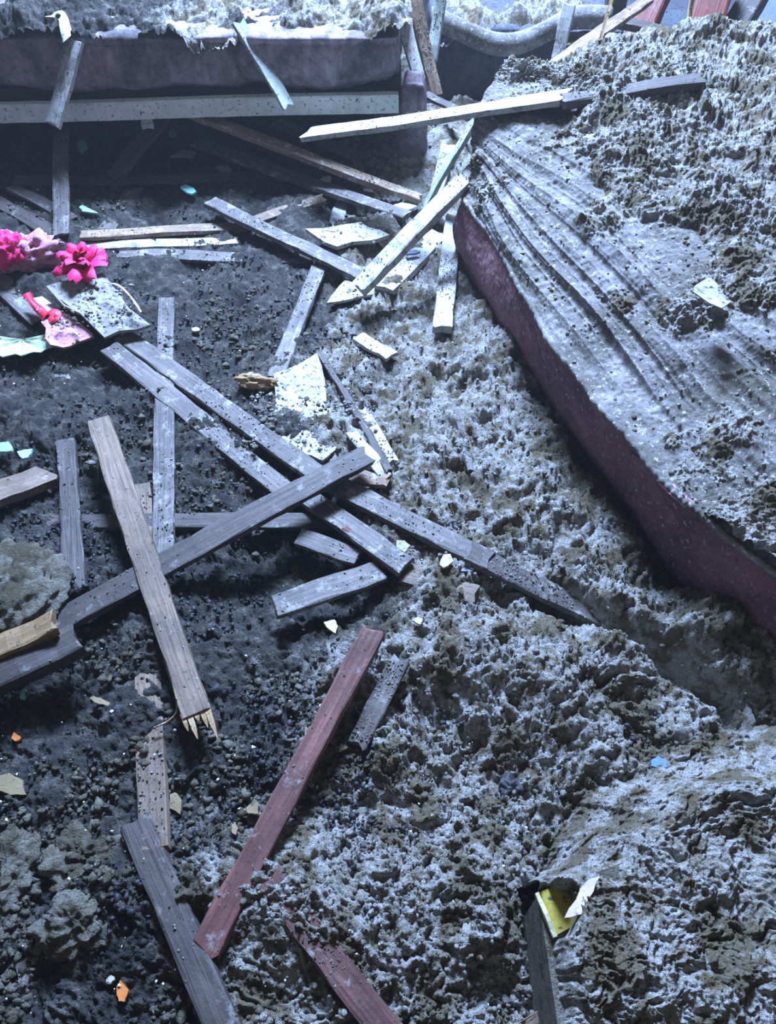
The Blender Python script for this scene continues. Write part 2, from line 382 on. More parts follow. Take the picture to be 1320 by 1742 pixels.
def mattress_right():
    root = empty('mattress', at(855, 572, 0), 'large sagging grey mattress on the right with maroon side band and heavy folds', 'mattress')
    base = CN.copy()
    def place(o): o.parent = root; o.matrix_parent_inverse = Matrix.Translation(-Vector(root.location))
    # band
    G = net(base[:3], 60, 420); N = normals(G); Pf = G.reshape(-1, 3)
    d = .010*np.sin(np.linspace(0, math.pi, 60))[:, None]*np.ones((1, 420))
    d = d.ravel()+.006*fbm(Pf, 9, 3, 3)+.0016*noise(Pf, 120, 8)
    back = (G-N*.05)
    G2 = (Pf+N.reshape(-1, 3)*(-1 if N[30, 100, 0] > 0 else 1)*d[:, None]).reshape(G.shape)
    o = meshobj('side_band', G2.reshape(-1, 3), gridfaces(60, 420), M['band']); place(o)
    tag(o, 'dusty maroon velvet side band')
    # piping along the band top
    L = G2[-1]; ring = 8; V = []; 
    for i in range(len(L)):
        tdir = L[min(i+1, len(L)-1)]-L[max(i-1, 0)]; tdir /= np.linalg.norm(tdir); up = np.array((0, 0, 1.)); s = np.cross(tdir, up); s /= np.linalg.norm(s); q = np.cross(s, tdir)
        r = .0065*(1+.15*math.sin(i*.9))
        for k in range(ring): a = 2*math.pi*k/ring; V.append(L[i]+r*(math.cos(a)*s+math.sin(a)*q))
    Fc = [(i*ring+k, i*ring+(k+1) % ring, (i+1)*ring+(k+1) % ring, (i+1)*ring+k) for i in range(len(L)-1) for k in range(ring)]
    o = meshobj('piping', V, Fc, M['cover']); place(o)
    # cover with folds running from the far corner
    nc = 620; TT = np.concatenate([np.linspace(k, k+1, q, endpoint=False) for k, q in enumerate((70, 80, 90, 90, 170, 50, 16))]+[[7.0]])
    TT = TT[TT <= len(base)-3]; nr = len(TT)
    G = net(base[2:], TT, nc); N = normals(G); Pf = G.reshape(-1, 3)
    if N[nr//2, nc//2, 2] < 0: N = -N
    t = np.repeat(TT[:, None], nc, 1); s = np.repeat(np.linspace(0, 5, nc)[None], nr, 0)
    nz = noise(np.stack([t.ravel()*.7, s.ravel()*.5, s.ravel()*0], 1), 1.3, 4).reshape(nr, nc)
    ph_ = t*7.0+2.6*nz+.35*np.sin(s*1.7)
    ridge = .5+.5*np.sin(2*ph_)+.35*(1-np.abs(np.sin(ph_)))**2; var = .45+.75*ss(-.5, .6, noise(np.stack([t.ravel()*1.1, s.ravel()*.9, s.ravel()*0], 1), 1.7, 14).reshape(nr, nc))
    ridge2 = (1-np.abs(np.sin(ph_*2.3+1.0+nz*2)))**2
    amp = (1+.25*ss(2.5, 4.5, s))*np.exp(-((t-1.2-.18*s)/1.3)**2)*(.35+.65*ss(.2, 2.0, s))
    d = amp*var*(.017*ridge+.007*ridge2)+.010*fbm(Pf, 5, 3, 21).reshape(nr, nc)+(.0022*billow(Pf, 40, 4, 22)).reshape(nr, nc)
    d *= ss(0, .25, t)
    COV = G+N*d[..., None]
    o = meshobj('quilt_cover', COV.reshape(-1, 3), gridfaces(nr, nc), M['cover']); place(o)
    # ash heaped on top
    TKd = net(TKN[2:, :, None], TT, nc)[..., 0]; Q = COV.reshape(-1, 3)
    e = 1.1*TKd.ravel()+.016*fbm(Q, 7, 3, 31)-.006
    cl = .85*clods(Q, False)
    k = ss(-.03, .01, e)
    H = e+cl*(.25+.75*k)
    V = Q+N.reshape(-1, 3)*H[:, None]
    o = meshobj('insulation_layer', V, gridfaces(nr, nc), M['ash'])
    tag(o, 'thick lumpy grey insulation heaped over the mattress on the right', 'insulation', None, 'stuff')
    # crumbs on the cover and heap
    n = 9000; ii = rng.integers(5, nr-60, n); jj = rng.integers(3, nc-60, n); Vg = V.reshape(nr, nc, 3)
    top = np.maximum(H.reshape(nr, nc), 0)[ii, jj]; keep = rng.uniform(0, 1, n) < (.25+.75*(H.reshape(nr, nc)[ii, jj] > 0)); ii, jj, top = ii[keep], jj[keep], top[keep]
    Pp = COV[ii, jj]+N[ii, jj]*top[:, None]; R = .0012+.0042*rng.uniform(0, 1, len(ii))**3
    V2, F2 = lumps(Pp, R)
    tag(meshobj('insulation_crumbs', V2, F2, M['ash']), 'loose crumbs of insulation sprinkled over the folded quilt cover', 'crumbs', None, 'stuff')
mattress_right()

# ================================================================= SOFA AT THE BACK LEFT, CUSHIONS
def pillowbox(name, x0, x1, y0, y1, z0, z1, mat, parent, seed, amp=.02, round_=.05, nseg=70):
    prof = [(y0+round_*.8, z0), (y0+.01, z0+round_*.6), (y0, (z0+z1)/2), (y0+.01, z1-round_*.6), (y0+round_, z1), ((y0+y1)/2, z1+.02), (y1-round_, z1), (y1, (z0+z1)/2), (y1-round_, z0), ((y0+y1)/2, z0), (y0+round_*.8, z0)]
    cy, cz = (y0+y1)/2, (z0+z1)/2; net_ = []
    for k, (x, s) in enumerate([(x0, 0.02), (x0+.002, .6), (x0+round_*.5, .95), (x0+(x1-x0)*.35, 1), (x0+(x1-x0)*.65, 1), (x1-round_*.5, .95), (x1-.002, .6), (x1, .02)]):
        net_.append([(x, cy+(y-cy)*s, cz+(z-cz)*s) for y, z in prof])
    G = net(np.array(net_), nseg, 120); N = normals(G)
    if np.sum(N[nseg//2, :, 1]*(G[nseg//2, :, 1]-cy)) < 0: N = -N
    Q = G.reshape(-1, 3); d = amp*fbm(Q, 5, 4, seed)+.003*noise(Q, 50, seed+3)
    d = d.reshape(nseg, 120); d[:, -1] = d[:, 0]
    V = G+N*d[..., None]
    return meshobj(name, V.reshape(-1, 3), gridfaces(nseg, 120), mat, parent)
def heap(name, label, x0, x1, y0, y1, z, seed, nx=260, ny=200, th=.02, drop=.05, mat='ash', cat='insulation'):
    X, Y = np.meshgrid(np.linspace(x0, x1, nx), np.linspace(y0, y1, ny)); x, y = X.ravel(), Y.ravel(); P = np.stack([x, y, x*0], 1)
    e = np.minimum(np.minimum(x-x0, x1-x), np.minimum(y-y0, y1-y))
    h = z+th+.03*fbm(P, 4, 3, seed)+clods(P)
    h -= drop*(1-ss(0, .05, e+.02*fbm(P, 14, 2, 8)))
    return tag(meshobj(name, np.stack([x, y, h], 1), gridfaces(ny, nx), M[mat], attrs={'ash': ss(-.75, -.12, x+.25*fbm(P, 5, 3, 90))*.85+.08}), label, cat, None, 'stuff')
YS = 2.52
xe = aty(683, 170, YS).x
sofa = empty('sofa_frame', (-.9, YS, 0), 'low sofa frame at the back left with a long white rail', 'sofa')
def child(o, root): o.parent = root; o.matrix_parent_inverse = Matrix.Translation(-Vector(root.location)); return o
a0 = aty(-60, 185, YS); a1 = aty(678, 166, YS)
def bar(name, A, B, wv, tv, mat, seg=14, rough=.0015, parent=None, seed=0, bend=0.0, ragged=0.0, roll=0.0):
    """a board from A to B, wv wide, tv thick; local x runs along it"""
    A, B = Vector(A), Vector(B); L = (B-A).length; X = (B-A).normalized()
    Z = Vector((0, 0, 1)) if abs(X.z) < .95 else Vector((0, -1, 0)); Yv = Z.cross(X).normalized(); Z = X.cross(Yv)
    if roll: q = Matrix.Rotation(roll, 3, X); Yv = q @ Yv; Z = q @ Z
    r = random.Random(seed*31+5); V = []; cs = [(-.5, -.5), (-.47, .42), (-.40, .5), (0, .5), (.40, .5), (.47, .42), (.5, -.5), (0, -.5)]
    off = [r.uniform(-1, 1) for _ in range(8)]
    for i in range(seg+1):
        t = i/seg; x = t*L; bz = bend*L*(1-(2*t-1)**2)+.002*math.sin(7*t+seed)
        for k, (cy, cz) in enumerate(cs):
            ex = 0
            if ragged and i in (0, seg): ex = (1 if i else -1)*ragged*abs(off[k])*(1 if abs(cy) > .2 else .3)
            w_ = wv*(1+.05*math.sin(5*t+seed)); 
            V.append((x+ex, cy*w_+r.uniform(-1, 1)*rough*1.3, cz*tv+bz+r.uniform(-1, 1)*rough*.5))
    n = len(cs); Fc = [(i*n+k, (i+1)*n+k, (i+1)*n+(k+1) % n, i*n+(k+1) % n) for i in range(seg) for k in range(n)]
    Fc += [tuple(range(n)), tuple(seg*n+k for k in reversed(range(n)))]
    o = meshobj(name, V, Fc, mat, smooth=False)
    Mx = Matrix((( X.x, Yv.x, Z.x, A.x), (X.y, Yv.y, Z.y, A.y), (X.z, Yv.z, Z.z, A.z), (0, 0, 0, 1)))
    if parent: o.parent = parent; o.matrix_parent_inverse = parent.matrix_world.inverted(); o.matrix_local = Mx if False else o.matrix_local
    o.matrix_world = Mx
    return o, L
def rel(o, root):                                        # parent keeping world placement
    mw = o.matrix_world.copy(); o.parent = root; o.matrix_parent_inverse = Matrix.Translation(-Vector(root.location)); o.matrix_basis = mw
    return o
r_, _ = bar('rail', (a0.x, YS-.03, a0.z), (a1.x, YS-.03, a1.z), .03, .054, M['rail'], 30, .0012, seed=3); tag(rel(r_, sofa), 'long white painted rail speckled with soot')
b_ = box(-2.3, xe, YS+.03, YS+.95, .20, .27); child(meshobj('seat_deck', b_[0], b_[1], M['dark'], smooth=False), sofa)
p_ = pillowbox('corner_post', xe-.005, xe+.085, YS-.05, YS+.06, -.02, .31, M['mauve'], None, 71, .008, .03, 40); tag(child(p_, sofa), 'mauve upholstered corner post')
b_ = box(-2.25, -2.17, YS+.85, YS+.92, -.1, .2); child(meshobj('leg', b_[0], b_[1], M['dark'], smooth=False), sofa)
cA = pillowbox('seat_cushion', -2.3, aty(398, 100, YS).x, YS-.02, YS+.9, .28, .435, M['mauve'], None, 11, .03)
tag(cA, 'long sooty mauve cushion at the top left behind the white rail', 'cushion', 'mauve velvet cushions on the white railed frame')
cB = pillowbox('seat_cushion', aty(396, 100, YS).x, xe+.01, YS-.03, YS+.9, .285, .44, M['mauve'], None, 19, .016)
tag(cB, 'rounder pinkish mauve cushion beside the corner post', 'cushion', 'mauve velvet cushions on the white railed frame')
heap('insulation_layer', 'dark and bright insulation lumps lying on the mauve cushions', -2.3, xe+.03, YS-.02, YS+.95, .425, 3, 520, 260, .014, .04, 'debris')
# second upholstered piece, centre back
YC = 2.95
x0c, x1c = aty(735, 100, YC).x, aty(1035, 100, YC).x
arm = empty('armchair', ((x0c+x1c)/2, YC, 0), 'dark blue grey upholstered seat at the back centre with sagging pale piping', 'armchair')
child(pillowbox('body', x0c, x1c+.05, YC, YC+.7, -.05, .30, M['navy'], None, 33, .02, .05), arm)
V = []; seg = 40; L = []
for i in range(seg+1):
    t = i/seg; L.append(Vector((x0c-.01+(x1c-x0c-.02)*t, YC-.03, .345-.075*math.sin(min(1, t/.8)*math.pi)**1.3*1.0+.006*math.sin(9*t))))
for p in L:
    for (dy, dz) in ((-.022, -.034), (-.028, 0), (-.012, .03), (.012, .03), (.02, 0), (.0, -.03)): V.append((p.x, p.y+dy, p.z+dz))
Fc = [(i*6+k, (i+1)*6+k, (i+1)*6+(k+1) % 6, i*6+(k+1) % 6) for i in range(seg) for k in range(6)]+[tuple(range(6)), tuple(seg*6+5-k for k in range(6))]
tag(child(meshobj('piping', V, Fc, M['cover']), arm), 'thick pale sagging piping')
heap('insulation_layer', 'bright insulation caught on the dark seat at the back centre', x0c+.02, x1c, YC+.0, YC+.7, .27, 6, 150, 120, .03, .06)

# ================================================================= LATHS
LG = 'wooden laths strewn over the debris'
def crumbs_on(o, L, wv, tv, n, seed, mat):
    r = np.random.default_rng(seed+900); m = n
    P = np.stack([r.uniform(.02, .98, m)*L, r.uniform(-.46, .46, m)*wv, np.full(m, tv*.5)], 1)
    R = .0006+.0019*r.uniform(0, 1, m)**2
    V, Fc = lumps(P, R, .7, .5); c = meshobj('ash_crumbs', V, Fc, mat, smooth=False); c['kind'] = 'stuff'
    c.parent = o
LN = [0]
def lath(u0, v0, z0, u1, v1, z1, wpx, mat, label, name='lath', cat='lath', tv=.009, ab=False, crumbs=1.0, bend=0.0, ragged=.012, roll=0.0, seg=None, y0=None, y1=None):
    LN[0] += 1
    A = aty(u0, v0, y0) if y0 else (at(u0, v0, z0) if ab else atg(u0, v0, z0)); B = aty(u1, v1, y1) if y1 else (at(u1, v1, z1) if ab else atg(u1, v1, z1))
    mu, mv, mz = (u0+u1)/2, (v0+v1)/2, (A.z+B.z)/2
    dx, dy = u1-u0, v1-v0; l = math.hypot(dx, dy); nx, ny = -dy/l*wpx/2, dx/l*wpx/2
    X = (B-A).normalized(); Yv = Vector((0, 0, 1)).cross(X).normalized() if abs(X.z) < .95 else Vector((1, 0, 0))
    # world width that gives wpx on the photograph at the middle of the lath
    D = (A+B)/2; S = lambda p: (660+F*p.x/(p.y*CO+(CH-p.z)*SI), 871-F*(p.y*SI-(CH-p.z)*CO)/(p.y*CO+(CH-p.z)*SI))
    q0, q1 = S(D-Yv*.02), S(D+Yv*.02); proj = abs((q1[0]-q0[0])*nx+(q1[1]-q0[1])*ny)/(wpx/2)
    wv = max(.012 if name != 'stick' else .004, min(.085 if name in ('lath', 'wood_splinter') else .6, wpx/max(proj, 2)*.04))
    o, L = bar(name, A, B, wv, tv, M[mat], seg or max(5, int((B-A).length*26)), .0013, seed=LN[0], bend=bend, ragged=ragged, roll=roll)
    tag(o, label, cat, LG if name == 'lath' else None)
    if crumbs: crumbs_on(o, L, wv, tv, int(L*320*crumbs)+4, LN[0], M['ash'])
    return o, L, wv
G_ = .012
# leaning on the sofa
lath(128, 72, .46, 92, 207, .17, 27, 'pale', 'pale dusty lath leaning over the left of the white rail', y0=2.50, y1=2.40)
lath(408, 42, .47, 488, 178, .20, 20, 'mint', 'pale mint green lath leaning on the sofa cushions near its middle', y0=2.52, y1=2.42)
lath(246, 186, .2, 252, 216, .17, 20, 'mint', 'short pale stub hanging just below the white rail', y0=2.50, y1=2.49, crumbs=.3)
lath(275, 200, 0, 185, 312, G_, 26, 'dark', 'dark charred lath slanting in the shade under the sofa', y0=2.62, crumbs=.2)
lath(103, 218, 0, 104, 398, .03, 27, 'grey', 'grey brown lath lying below the sofa rail pointing at the pink flower', y0=2.60)
lath(312, 188, 0, 712, 338, .05, 13, 'tan', 'thin tan lath on edge slanting down from under the white rail', y0=2.55, tv=.018)
lath(335, 243, .07, 690, 368, .05, 16, 'grey', 'narrow grey lath with free left end, parallel below the thin tan lath', tv=.014)
lath(525, 229, .22, 960, 166, .475, 17, 'pale', 'long pale lath with its right end resting on the big mattress', ab=True, tv=.014)
lath(960, 172, .475, 1190, 138, .515, 16, 'dark', 'dark narrow batten half buried in ash across the mattress top', ab=True, tv=.02, crumbs=2)
lath(812, 196, 0, 722, 352, .03, 27, 'mint', 'pale lath leaning at the foot of the mattress corner, upper one of the bright pair', y0=2.25, tv=.012)
lath(806, 290, 0, 612, 488, .10, 25, 'pale', 'brightest thick pale lath running down left from the maroon band tip', y0=2.02, tv=.022)
lath(745, 400, .02, 655, 492, .03, 30, 'pale', 'speckled pale lath close below the brightest thick lath', tv=.018)
lath(772, 372, .05, 752, 560, .045, 32, 'pale', 'ash crusted upright lath beside the dark gap by the maroon band', tv=.02, crumbs=3)
lath(762, 250, .03, 742, 330, .03, 24, 'pale', 'short dusty lath between the bright pair and the mattress fold', crumbs=2)
lath(360, 345, .06, 622, 472, .05, 20, 'grey', 'grey lath slanting down to the white patch in the middle distance', tv=.014)
lath(140, 400, .02, 420, 386, .02, 13, 'tan', 'thin tan lath lying level right of the grey upright lath', tv=.012)
lath(398, 388, .024, 548, 338, .04, 14, 'tan', 'thin tan lath rising to the right of the level tan one', tv=.012)
lath(150, 420, .015, 400, 410, .015, 13, 'pale', 'pale grey strip lying just above the flat dusty lath pair')
lath(205, 432, .015, 530, 442, .015, 17, 'grey', 'flat dusty lath lying level right of the pink flower')
lath(230, 322, .02, 182, 392, .015, 26, 'grey', 'short grey purple lath end right of the upright lath')
lath(25, 308, .02, 520, 300, .02, 14, 'dark', 'long dark brown strip lying level in the shade before the sofa', crumbs=.3)
lath(-25, 330, .02, 92, 398, .01, 22, 'dark', 'dark lath at the left edge above the pink cloth', crumbs=.4)
lath(20, 318, .035, 122, 372, .02, 18, 'dark', 'thin dark lath above the one at the left edge', crumbs=.4)
lath(583, 342, .02, 566, 402, .015, 24, 'pale', 'small pale lath end poking from the white plaster slab')
lath(668, 362, .03, 706, 344, .03, 18, 'pale', 'tiny pale offcut beside the end of the narrow grey lath', crumbs=.3)
lath(600, 255, .02, 628, 330, .03, 16, 'brown', 'brown lath stub in the shade behind the long pale lath', crumbs=.3)
lath(470, 210, .02, 600, 262, .03, 16, 'brown', 'brown lath in the shadow under the right end of the rail', crumbs=.3)
lath(542, 455, .025, 470, 640, .02, 27, 'grey', 'grey lath slanting down to the yellow wood chunk')
lath(-10, 470, .03, 70, 540, .02, 40, 'grey', 'wide grey board end under the pink cloth at the left edge', crumbs=.5)
# middle
lath(283, 508, .03, 277, 940, .03, 33, 'grey', 'long upright grey lath crossing under the two diagonals')
lath(187, 592, .05, 492, 842, .03, 34, 'grey', 'lower of two parallel grey laths running from the grey tile to the centre', tv=.012)
lath(212, 573, .035, 560, 822, .045, 32, 'grey', 'upper of two parallel grey laths running from the grey tile to the centre', tv=.012)
lath(108, 590, .015, 107, 645, .01, 32, 'grey', 'stub of grey lath poking down below the pale green shell')
lath(112, 752, .02, 128, 1000, .015, 36, 'dark', 'dark lath sunk in soot at the left, left of the long brown one', crumbs=.5)
lath(55, 887, .004, 590, 887, .012, 26, 'dark', 'dark reddish lath lying level behind the big crossing lath', crumbs=.5)
lath(240, 826, .026, 262, 1440, .018, 44, 'brown', 'buried brown lath under the splintered one, running down to a stone', crumbs=1.5)
lath(622, 775, .095, -40, 1132, .055, 38, 'dark', 'longest dark lath crossing over the others to the left edge', tv=.012, crumbs=.5)
o26 = lath(168, 715, .075, 335, 1216, .075, 46, 'brown', 'brown lath lying on top with a splintered lower end', tv=.012, ragged=.0, crumbs=.25)
lath(566, 822, .055, 830, 955, .045, 34, 'grey', 'grey lath running right from the end of the crossing lath, broken in ash', tv=.012)
lath(800, 942, .038, 1110, 1092, .012, 34, 'grey', 'half buried grey lath continuing to the trench beside the mattress', tv=.012, crumbs=4)
lath(500, 828, .04, 688, 962, .04, 34, 'grey', 'grey lath with an orange scorched edge right of the crossing', tv=.012)
lath(588, 900, .05, 655, 962, .045, 10, 'redpaint', 'orange scorched splinter along a grey lath edge', name='wood_splinter', cat='splinter', crumbs=0, tv=.014)
lath(470, 1032, .07, 645, 972, .045, 38, 'grey', 'broken grey lath over the hollow below the crossing', tv=.012)
lath(512, 914, .06, 606, 948, .05, 30, 'grey', 'short grey lath piece above the hollow below the crossing')
lath(690, 975, .02, 805, 1012, .015, 34, 'brown', 'brown lath end buried in ash by the cream flake', crumbs=4)
lath(545, 605, .03, 585, 672, .03, 10, 'dark', 'thin black splinter above right of the white plaster board', name='wood_splinter', cat='splinter', crumbs=.3, tv=.02)
lath(585, 668, .03, 660, 802, .04, 13, 'dark', 'long black splinter right of the white plaster board', name='wood_splinter', cat='splinter', crumbs=.5, tv=.02)
lath(600, 738, .04, 655, 808, .04, 20, 'pale', 'pale short lath beside the long black splinter')
lath(618, 700, .025, 668, 782, .03, 18, 'pale', 'second pale short lath half sunk right of the long black splinter', crumbs=2)
lath(590, 810, .04, 655, 818, .04, 22, 'tan', 'small tan offcut behind the end of the crossing lath', crumbs=.5)
lath(778, 700, .025, 800, 800, .025, 12, 'grey', 'slim grey sliver buried upright in the bright ash', crumbs=3)
lath(612, 575, .03, 665, 606, .03, 20, 'pale', 'short blue grey offcut in the ash below the bright pair', crumbs=.6)
lath(632, 1078, .075, 352, 1610, .03, 44, 'red', 'dark red lath standing out in the foreground', tv=.014, crumbs=.15)
lath(680, 1125, .04, 610, 1262, .03, 34, 'grey', 'ash coated lath right of the dark red one', crumbs=5)
lath(-30, 1165, .07, 128, 1090, .07, 48, 'dark', 'dark thick wood end at the left edge below the pale splintered one', tv=.03, crumbs=.2)
lath(-30, 1118, .10, 86, 1062, .10, 34, 'raw', 'pale freshly split wood end at the left edge', tv=.02, ragged=.02, crumbs=.2)
lath(-20, 845, .045, 72, 812, .04, 36, 'brown', 'brown splintered wood end at the left edge below the cyan foam', tv=.02, ragged=.03, crumbs=.2)
lath(232, 1400, .024, 385, 1760, .028, 62, 'dark', 'wide dark lath running off the bottom edge', tv=.012, crumbs=.4)
lath(462, 1500, .022, 665, 1765, .022, 56, 'red', 'brick red lath covered in ash at the bottom edge', tv=.012, crumbs=3)
lath(-20, 1568, .012, 250, 1556, .002, 50, 'dark', 'faint dark lath buried level in the lower left soot', crumbs=1)
lath(40, 1640, .012, 55, 1720, .0, 28, 'grey', 'small grey lath end buried in the lower left corner')
lath(900, 1742, .05, 960, 1700, .05, 22, 'brown', 'brown lath end poking out below the dusty box', crumbs=.5)
# upper edge
lath(672, -20, 0, 708, 118, 0, 22, 'pale', 'left of the three upright laths behind the corner post', y0=2.75, y1=2.62)
lath(700, -20, 0, 742, 160, 0, 22, 'tan', 'ash speckled middle one of three upright laths behind the corner post', y0=2.85, y1=2.72, crumbs=3)
lath(752, -20, 0, 734, 100, 0, 20, 'mint', 'right of the three upright laths behind the corner post', y0=2.88, y1=2.80)
lath(725, 160, 0, 800, 200, 0, 12, 'dark', 'short dark stick between corner post and mattress corner', y0=2.7, y1=2.5, crumbs=.3)
lath(540, -8, 0, 606, 36, 0, 12, 'mint', 'pale lath lying on the ash of the cushions at the top', y0=2.9, y1=2.68)
lath(932, 118, 0, 1100, 0, 0, 17, 'tan', 'pinkish lath leaning behind the mattress top', y0=2.3, y1=2.7, tv=.012, crumbs=.2)
lath(968, 10, 0, 945, 112, 0, 22, 'pale', 'upright grey blue lath against the dark seat', y0=2.9, y1=2.85, name='lath')

# splintered end of the brown lath
o, L, wv = o26
sp = []
for k, (yy, ln, wd) in enumerate(((-.42, .022, .16), (-.22, .04, .2), (.0, .012, .2), (.2, .028, .18), (.38, .055, .2))):
    V = []; y0_, w_ = yy*wv, wd*wv
    for (xx, s) in ((-.01, 1), (ln*.5, .8), (ln, .15)):
        for (a, b) in ((-.5, -.4), (.5, -.4), (.5, .4), (-.5, .4)): V.append((L+xx, y0_+a*w_*s, b*.012*s-.004*xx/ln*(k % 2)))
    Fc = [(i*4+j, (i+1)*4+j, (i+1)*4+(j+1) % 4, i*4+(j+1) % 4) for i in range(2) for j in range(4)]+[(3, 2, 1, 0), (8, 9, 10, 11)]
    s_ = meshobj('splinter', V, Fc, M['raw'], smooth=False); s_.parent = o; tag(s_, 'fresh tan splinter')

# ================================================================= BACK RIGHT TIMBERS
def post(u0, v0, u1, v1, y0, y1, wpx, tv, mat, label, name='timber', cat='timber', grp=None):
    o, L, w_ = lath(u0, v0, 0, u1, v1, 0, wpx, mat, label, name=name, cat=cat, tv=tv, y0=y0, y1=y1, crumbs=.15)
    if grp: o['group'] = grp
TG = 'red brown timbers behind the mattress'
post(1040, 25, 1420, 25, 3.6, 3.6, 190, .03, 'navy', 'dark broad board closing the view at the top right', 'panel', 'panel')
post(1052, -30, 1035, 130, 3.1, 3.05, 34, .04, 'dark', 'dark upright timber left of the red ones', grp=TG)
post(1140, -60, 1065, 110, 3.0, 2.8, 44, .05, 'redpaint', 'bright red brown timber leaning at the top right', grp=TG)
post(1225, -40, 1180, 110, 3.2, 3.0, 60, .06, 'redpaint', 'wide red brown timber behind the upright stick', grp=TG)
post(1310, -50, 1230, 80, 3.25, 3.1, 40, .05, 'dark', 'dark slanting timber before the grey panel at the top right', grp=TG)
post(1055, 38, 1190, 68, 2.75, 2.7, 12, .02, 'dark', 'thin dark batten across the red timbers')
post(1345, -20, 1250, 120, 3.5, 3.4, 120, .02, 'panel', 'grey blue panel at the top right corner', 'panel', 'panel')
post(1120, 20, 1110, 100, 3.3, 3.2, 150, .02, 'panel', 'grey blue board behind the bright red timber', 'panel', 'panel')
post(1180, -20, 1168, 70, 2.6, 2.55, 7, .006, 'raw', 'thin upright stick above the mattress ash', 'stick', 'stick')
post(1046, -20, 1010, 112, 2.5, 2.4, 6, .005, 'raw', 'thin slanting stick behind the pinkish lath', 'stick', 'stick')

# ================================================================= SHEETS, FLAKES, LITTLE THINGS
def flake(name, pts, z, th, mat, label, cat, grp=None, ab=False, warp=.004, tilt=None, sub=5, crumbs=0):
    """flat broken piece from an outline; its own thickness, slightly warped"""
    Ps = [(at(u, v, z) if ab else atg(u, v, z)) for u, v in pts]
    c = sum(Ps, Vector())/len(Ps); zc = c.z; r = random.Random(len(label)*7+int(pts[0][0]))
    out = []
    for i, p in enumerate(Ps):                            # ragged edge
        q = Ps[(i+1) % len(Ps)]; n = 3
        for k in range(n):
            t = k/n; e = p.lerp(q, t); jit = (q-p).length*.05 if k else 0
            out.append(Vector((e.x+r.uniform(-1, 1)*jit, e.y+r.uniform(-1, 1)*jit, 0)))
    V = []; m = len(out); rings = [1.0, .7, .35]
    def zz(x, y): 
        b = zc if tilt is None else zc+tilt[0]*(x-c.x)+tilt[1]*(y-c.y)
        return b+warp*math.sin(60*x+1.3*r0)+warp*math.cos(47*y+r0)
    r0 = r.uniform(0, 6)
    for s in rings:
        for q in out:
            x, y = c.x+(q.x-c.x)*s, c.y+(q.y-c.y)*s; V.append((x-c.x, y-c.y, zz(x, y)-zc+th))
    V.append((0, 0, zz(c.x, c.y)-zc+th))
    for q in out: V.append((q.x-c.x, q.y-c.y, zz(q.x, q.y)-zc))
    Fc = []
    for k in range(2): Fc += [(k*m+i, k*m+(i+1) % m, (k+1)*m+(i+1) % m, (k+1)*m+i) for i in range(m)]
    Fc += [(2*m+i, 2*m+(i+1) % m, 3*m) for i in range(m)]; b0 = 3*m+1
    Fc += [(b0+i, b0+(i+1) % m, (i+1) % m, i) for i in range(m)]+[tuple(b0+i for i in reversed(range(m)))]
    o = meshobj(name, V, Fc, M[mat], smooth=False); o.location = c
    if crumbs:
        w_ = max((q-Vector((c.x, c.y, 0))).length for q in out)*.6
        P = np.stack([rng.uniform(-w_, w_, crumbs), rng.uniform(-w_, w_, crumbs)*.8, np.full(crumbs, th)], 1)
        P[:, 2] = [zz(c.x+a, c.y+b)-zc+th for a, b in P[:, :2]]
        V2, F2 = lumps(P, .0015+.005*rng.uniform(0, 1, crumbs)**3); q = meshobj('ash_crumbs', V2, F2, M['ash'], smooth=False, parent=o); q['kind'] = 'stuff'
    return tag(o, label, cat, grp)
def quad(u, v, w_, h_, ang=0, n=6, seed=1):
    r = random.Random(seed); P = []
    for k in range(n):
        a = 2*math.pi*k/n+ang; s = r.uniform(.45, 1.15); P.append((u+math.cos(a)*w_/2*s, v-math.sin(a)*h_/2*s))
    return P
flake('plaster_slab', [(520, 398), (612, 374), (662, 410), (574, 430)], .05, .012, 'plaster', 'bright white plaster slab in the middle distance', 'plaster', warp=.003, crumbs=30)
flake('plaster_slab', [(556, 520), (590, 484), (650, 490), (600, 512)], .03, .008, 'plaster', 'white plaster patch at the foot of the thick pale lath', 'plaster', warp=.003, crumbs=20)
flake('plaster_board', [(466, 640), (540, 612), (556, 690), (574, 760), (548, 786), (482, 778), (464, 740)], .022, .008, 'plaster', 'white crusty plaster board in the centre, marked with brown', 'plaster', warp=.004, crumbs=500)
flake('fibre_tile', [(84, 500), (178, 474), (254, 546), (178, 574)], .07, .008, 'tile', 'grey square tile dusted with ash beside the pink flower', 'tile', warp=.004, crumbs=250, tilt=(0, .1))
flake('paper_sheet', [(1174, 494), (1208, 478), (1245, 512), (1226, 528)], .415, .003, 'plaster', 'crumpled white sheet lying on the ash of the mattress', 'paper', ab=True, warp=.003)
flake('cloth_scrap', [(75, 560), (108, 548), (160, 574), (118, 588), (84, 582)], .06, .006, 'rose', 'flat dusty pink cloth scrap below the grey tile', 'cloth', warp=.005, crumbs=40)
flake('paper_sheet', [(40, 505), (70, 500), (160, 572), (140, 580)], .055, .003, 'pinkpaper', 'pale pink paper strip under the left edge of the grey tile', 'paper', warp=.003)
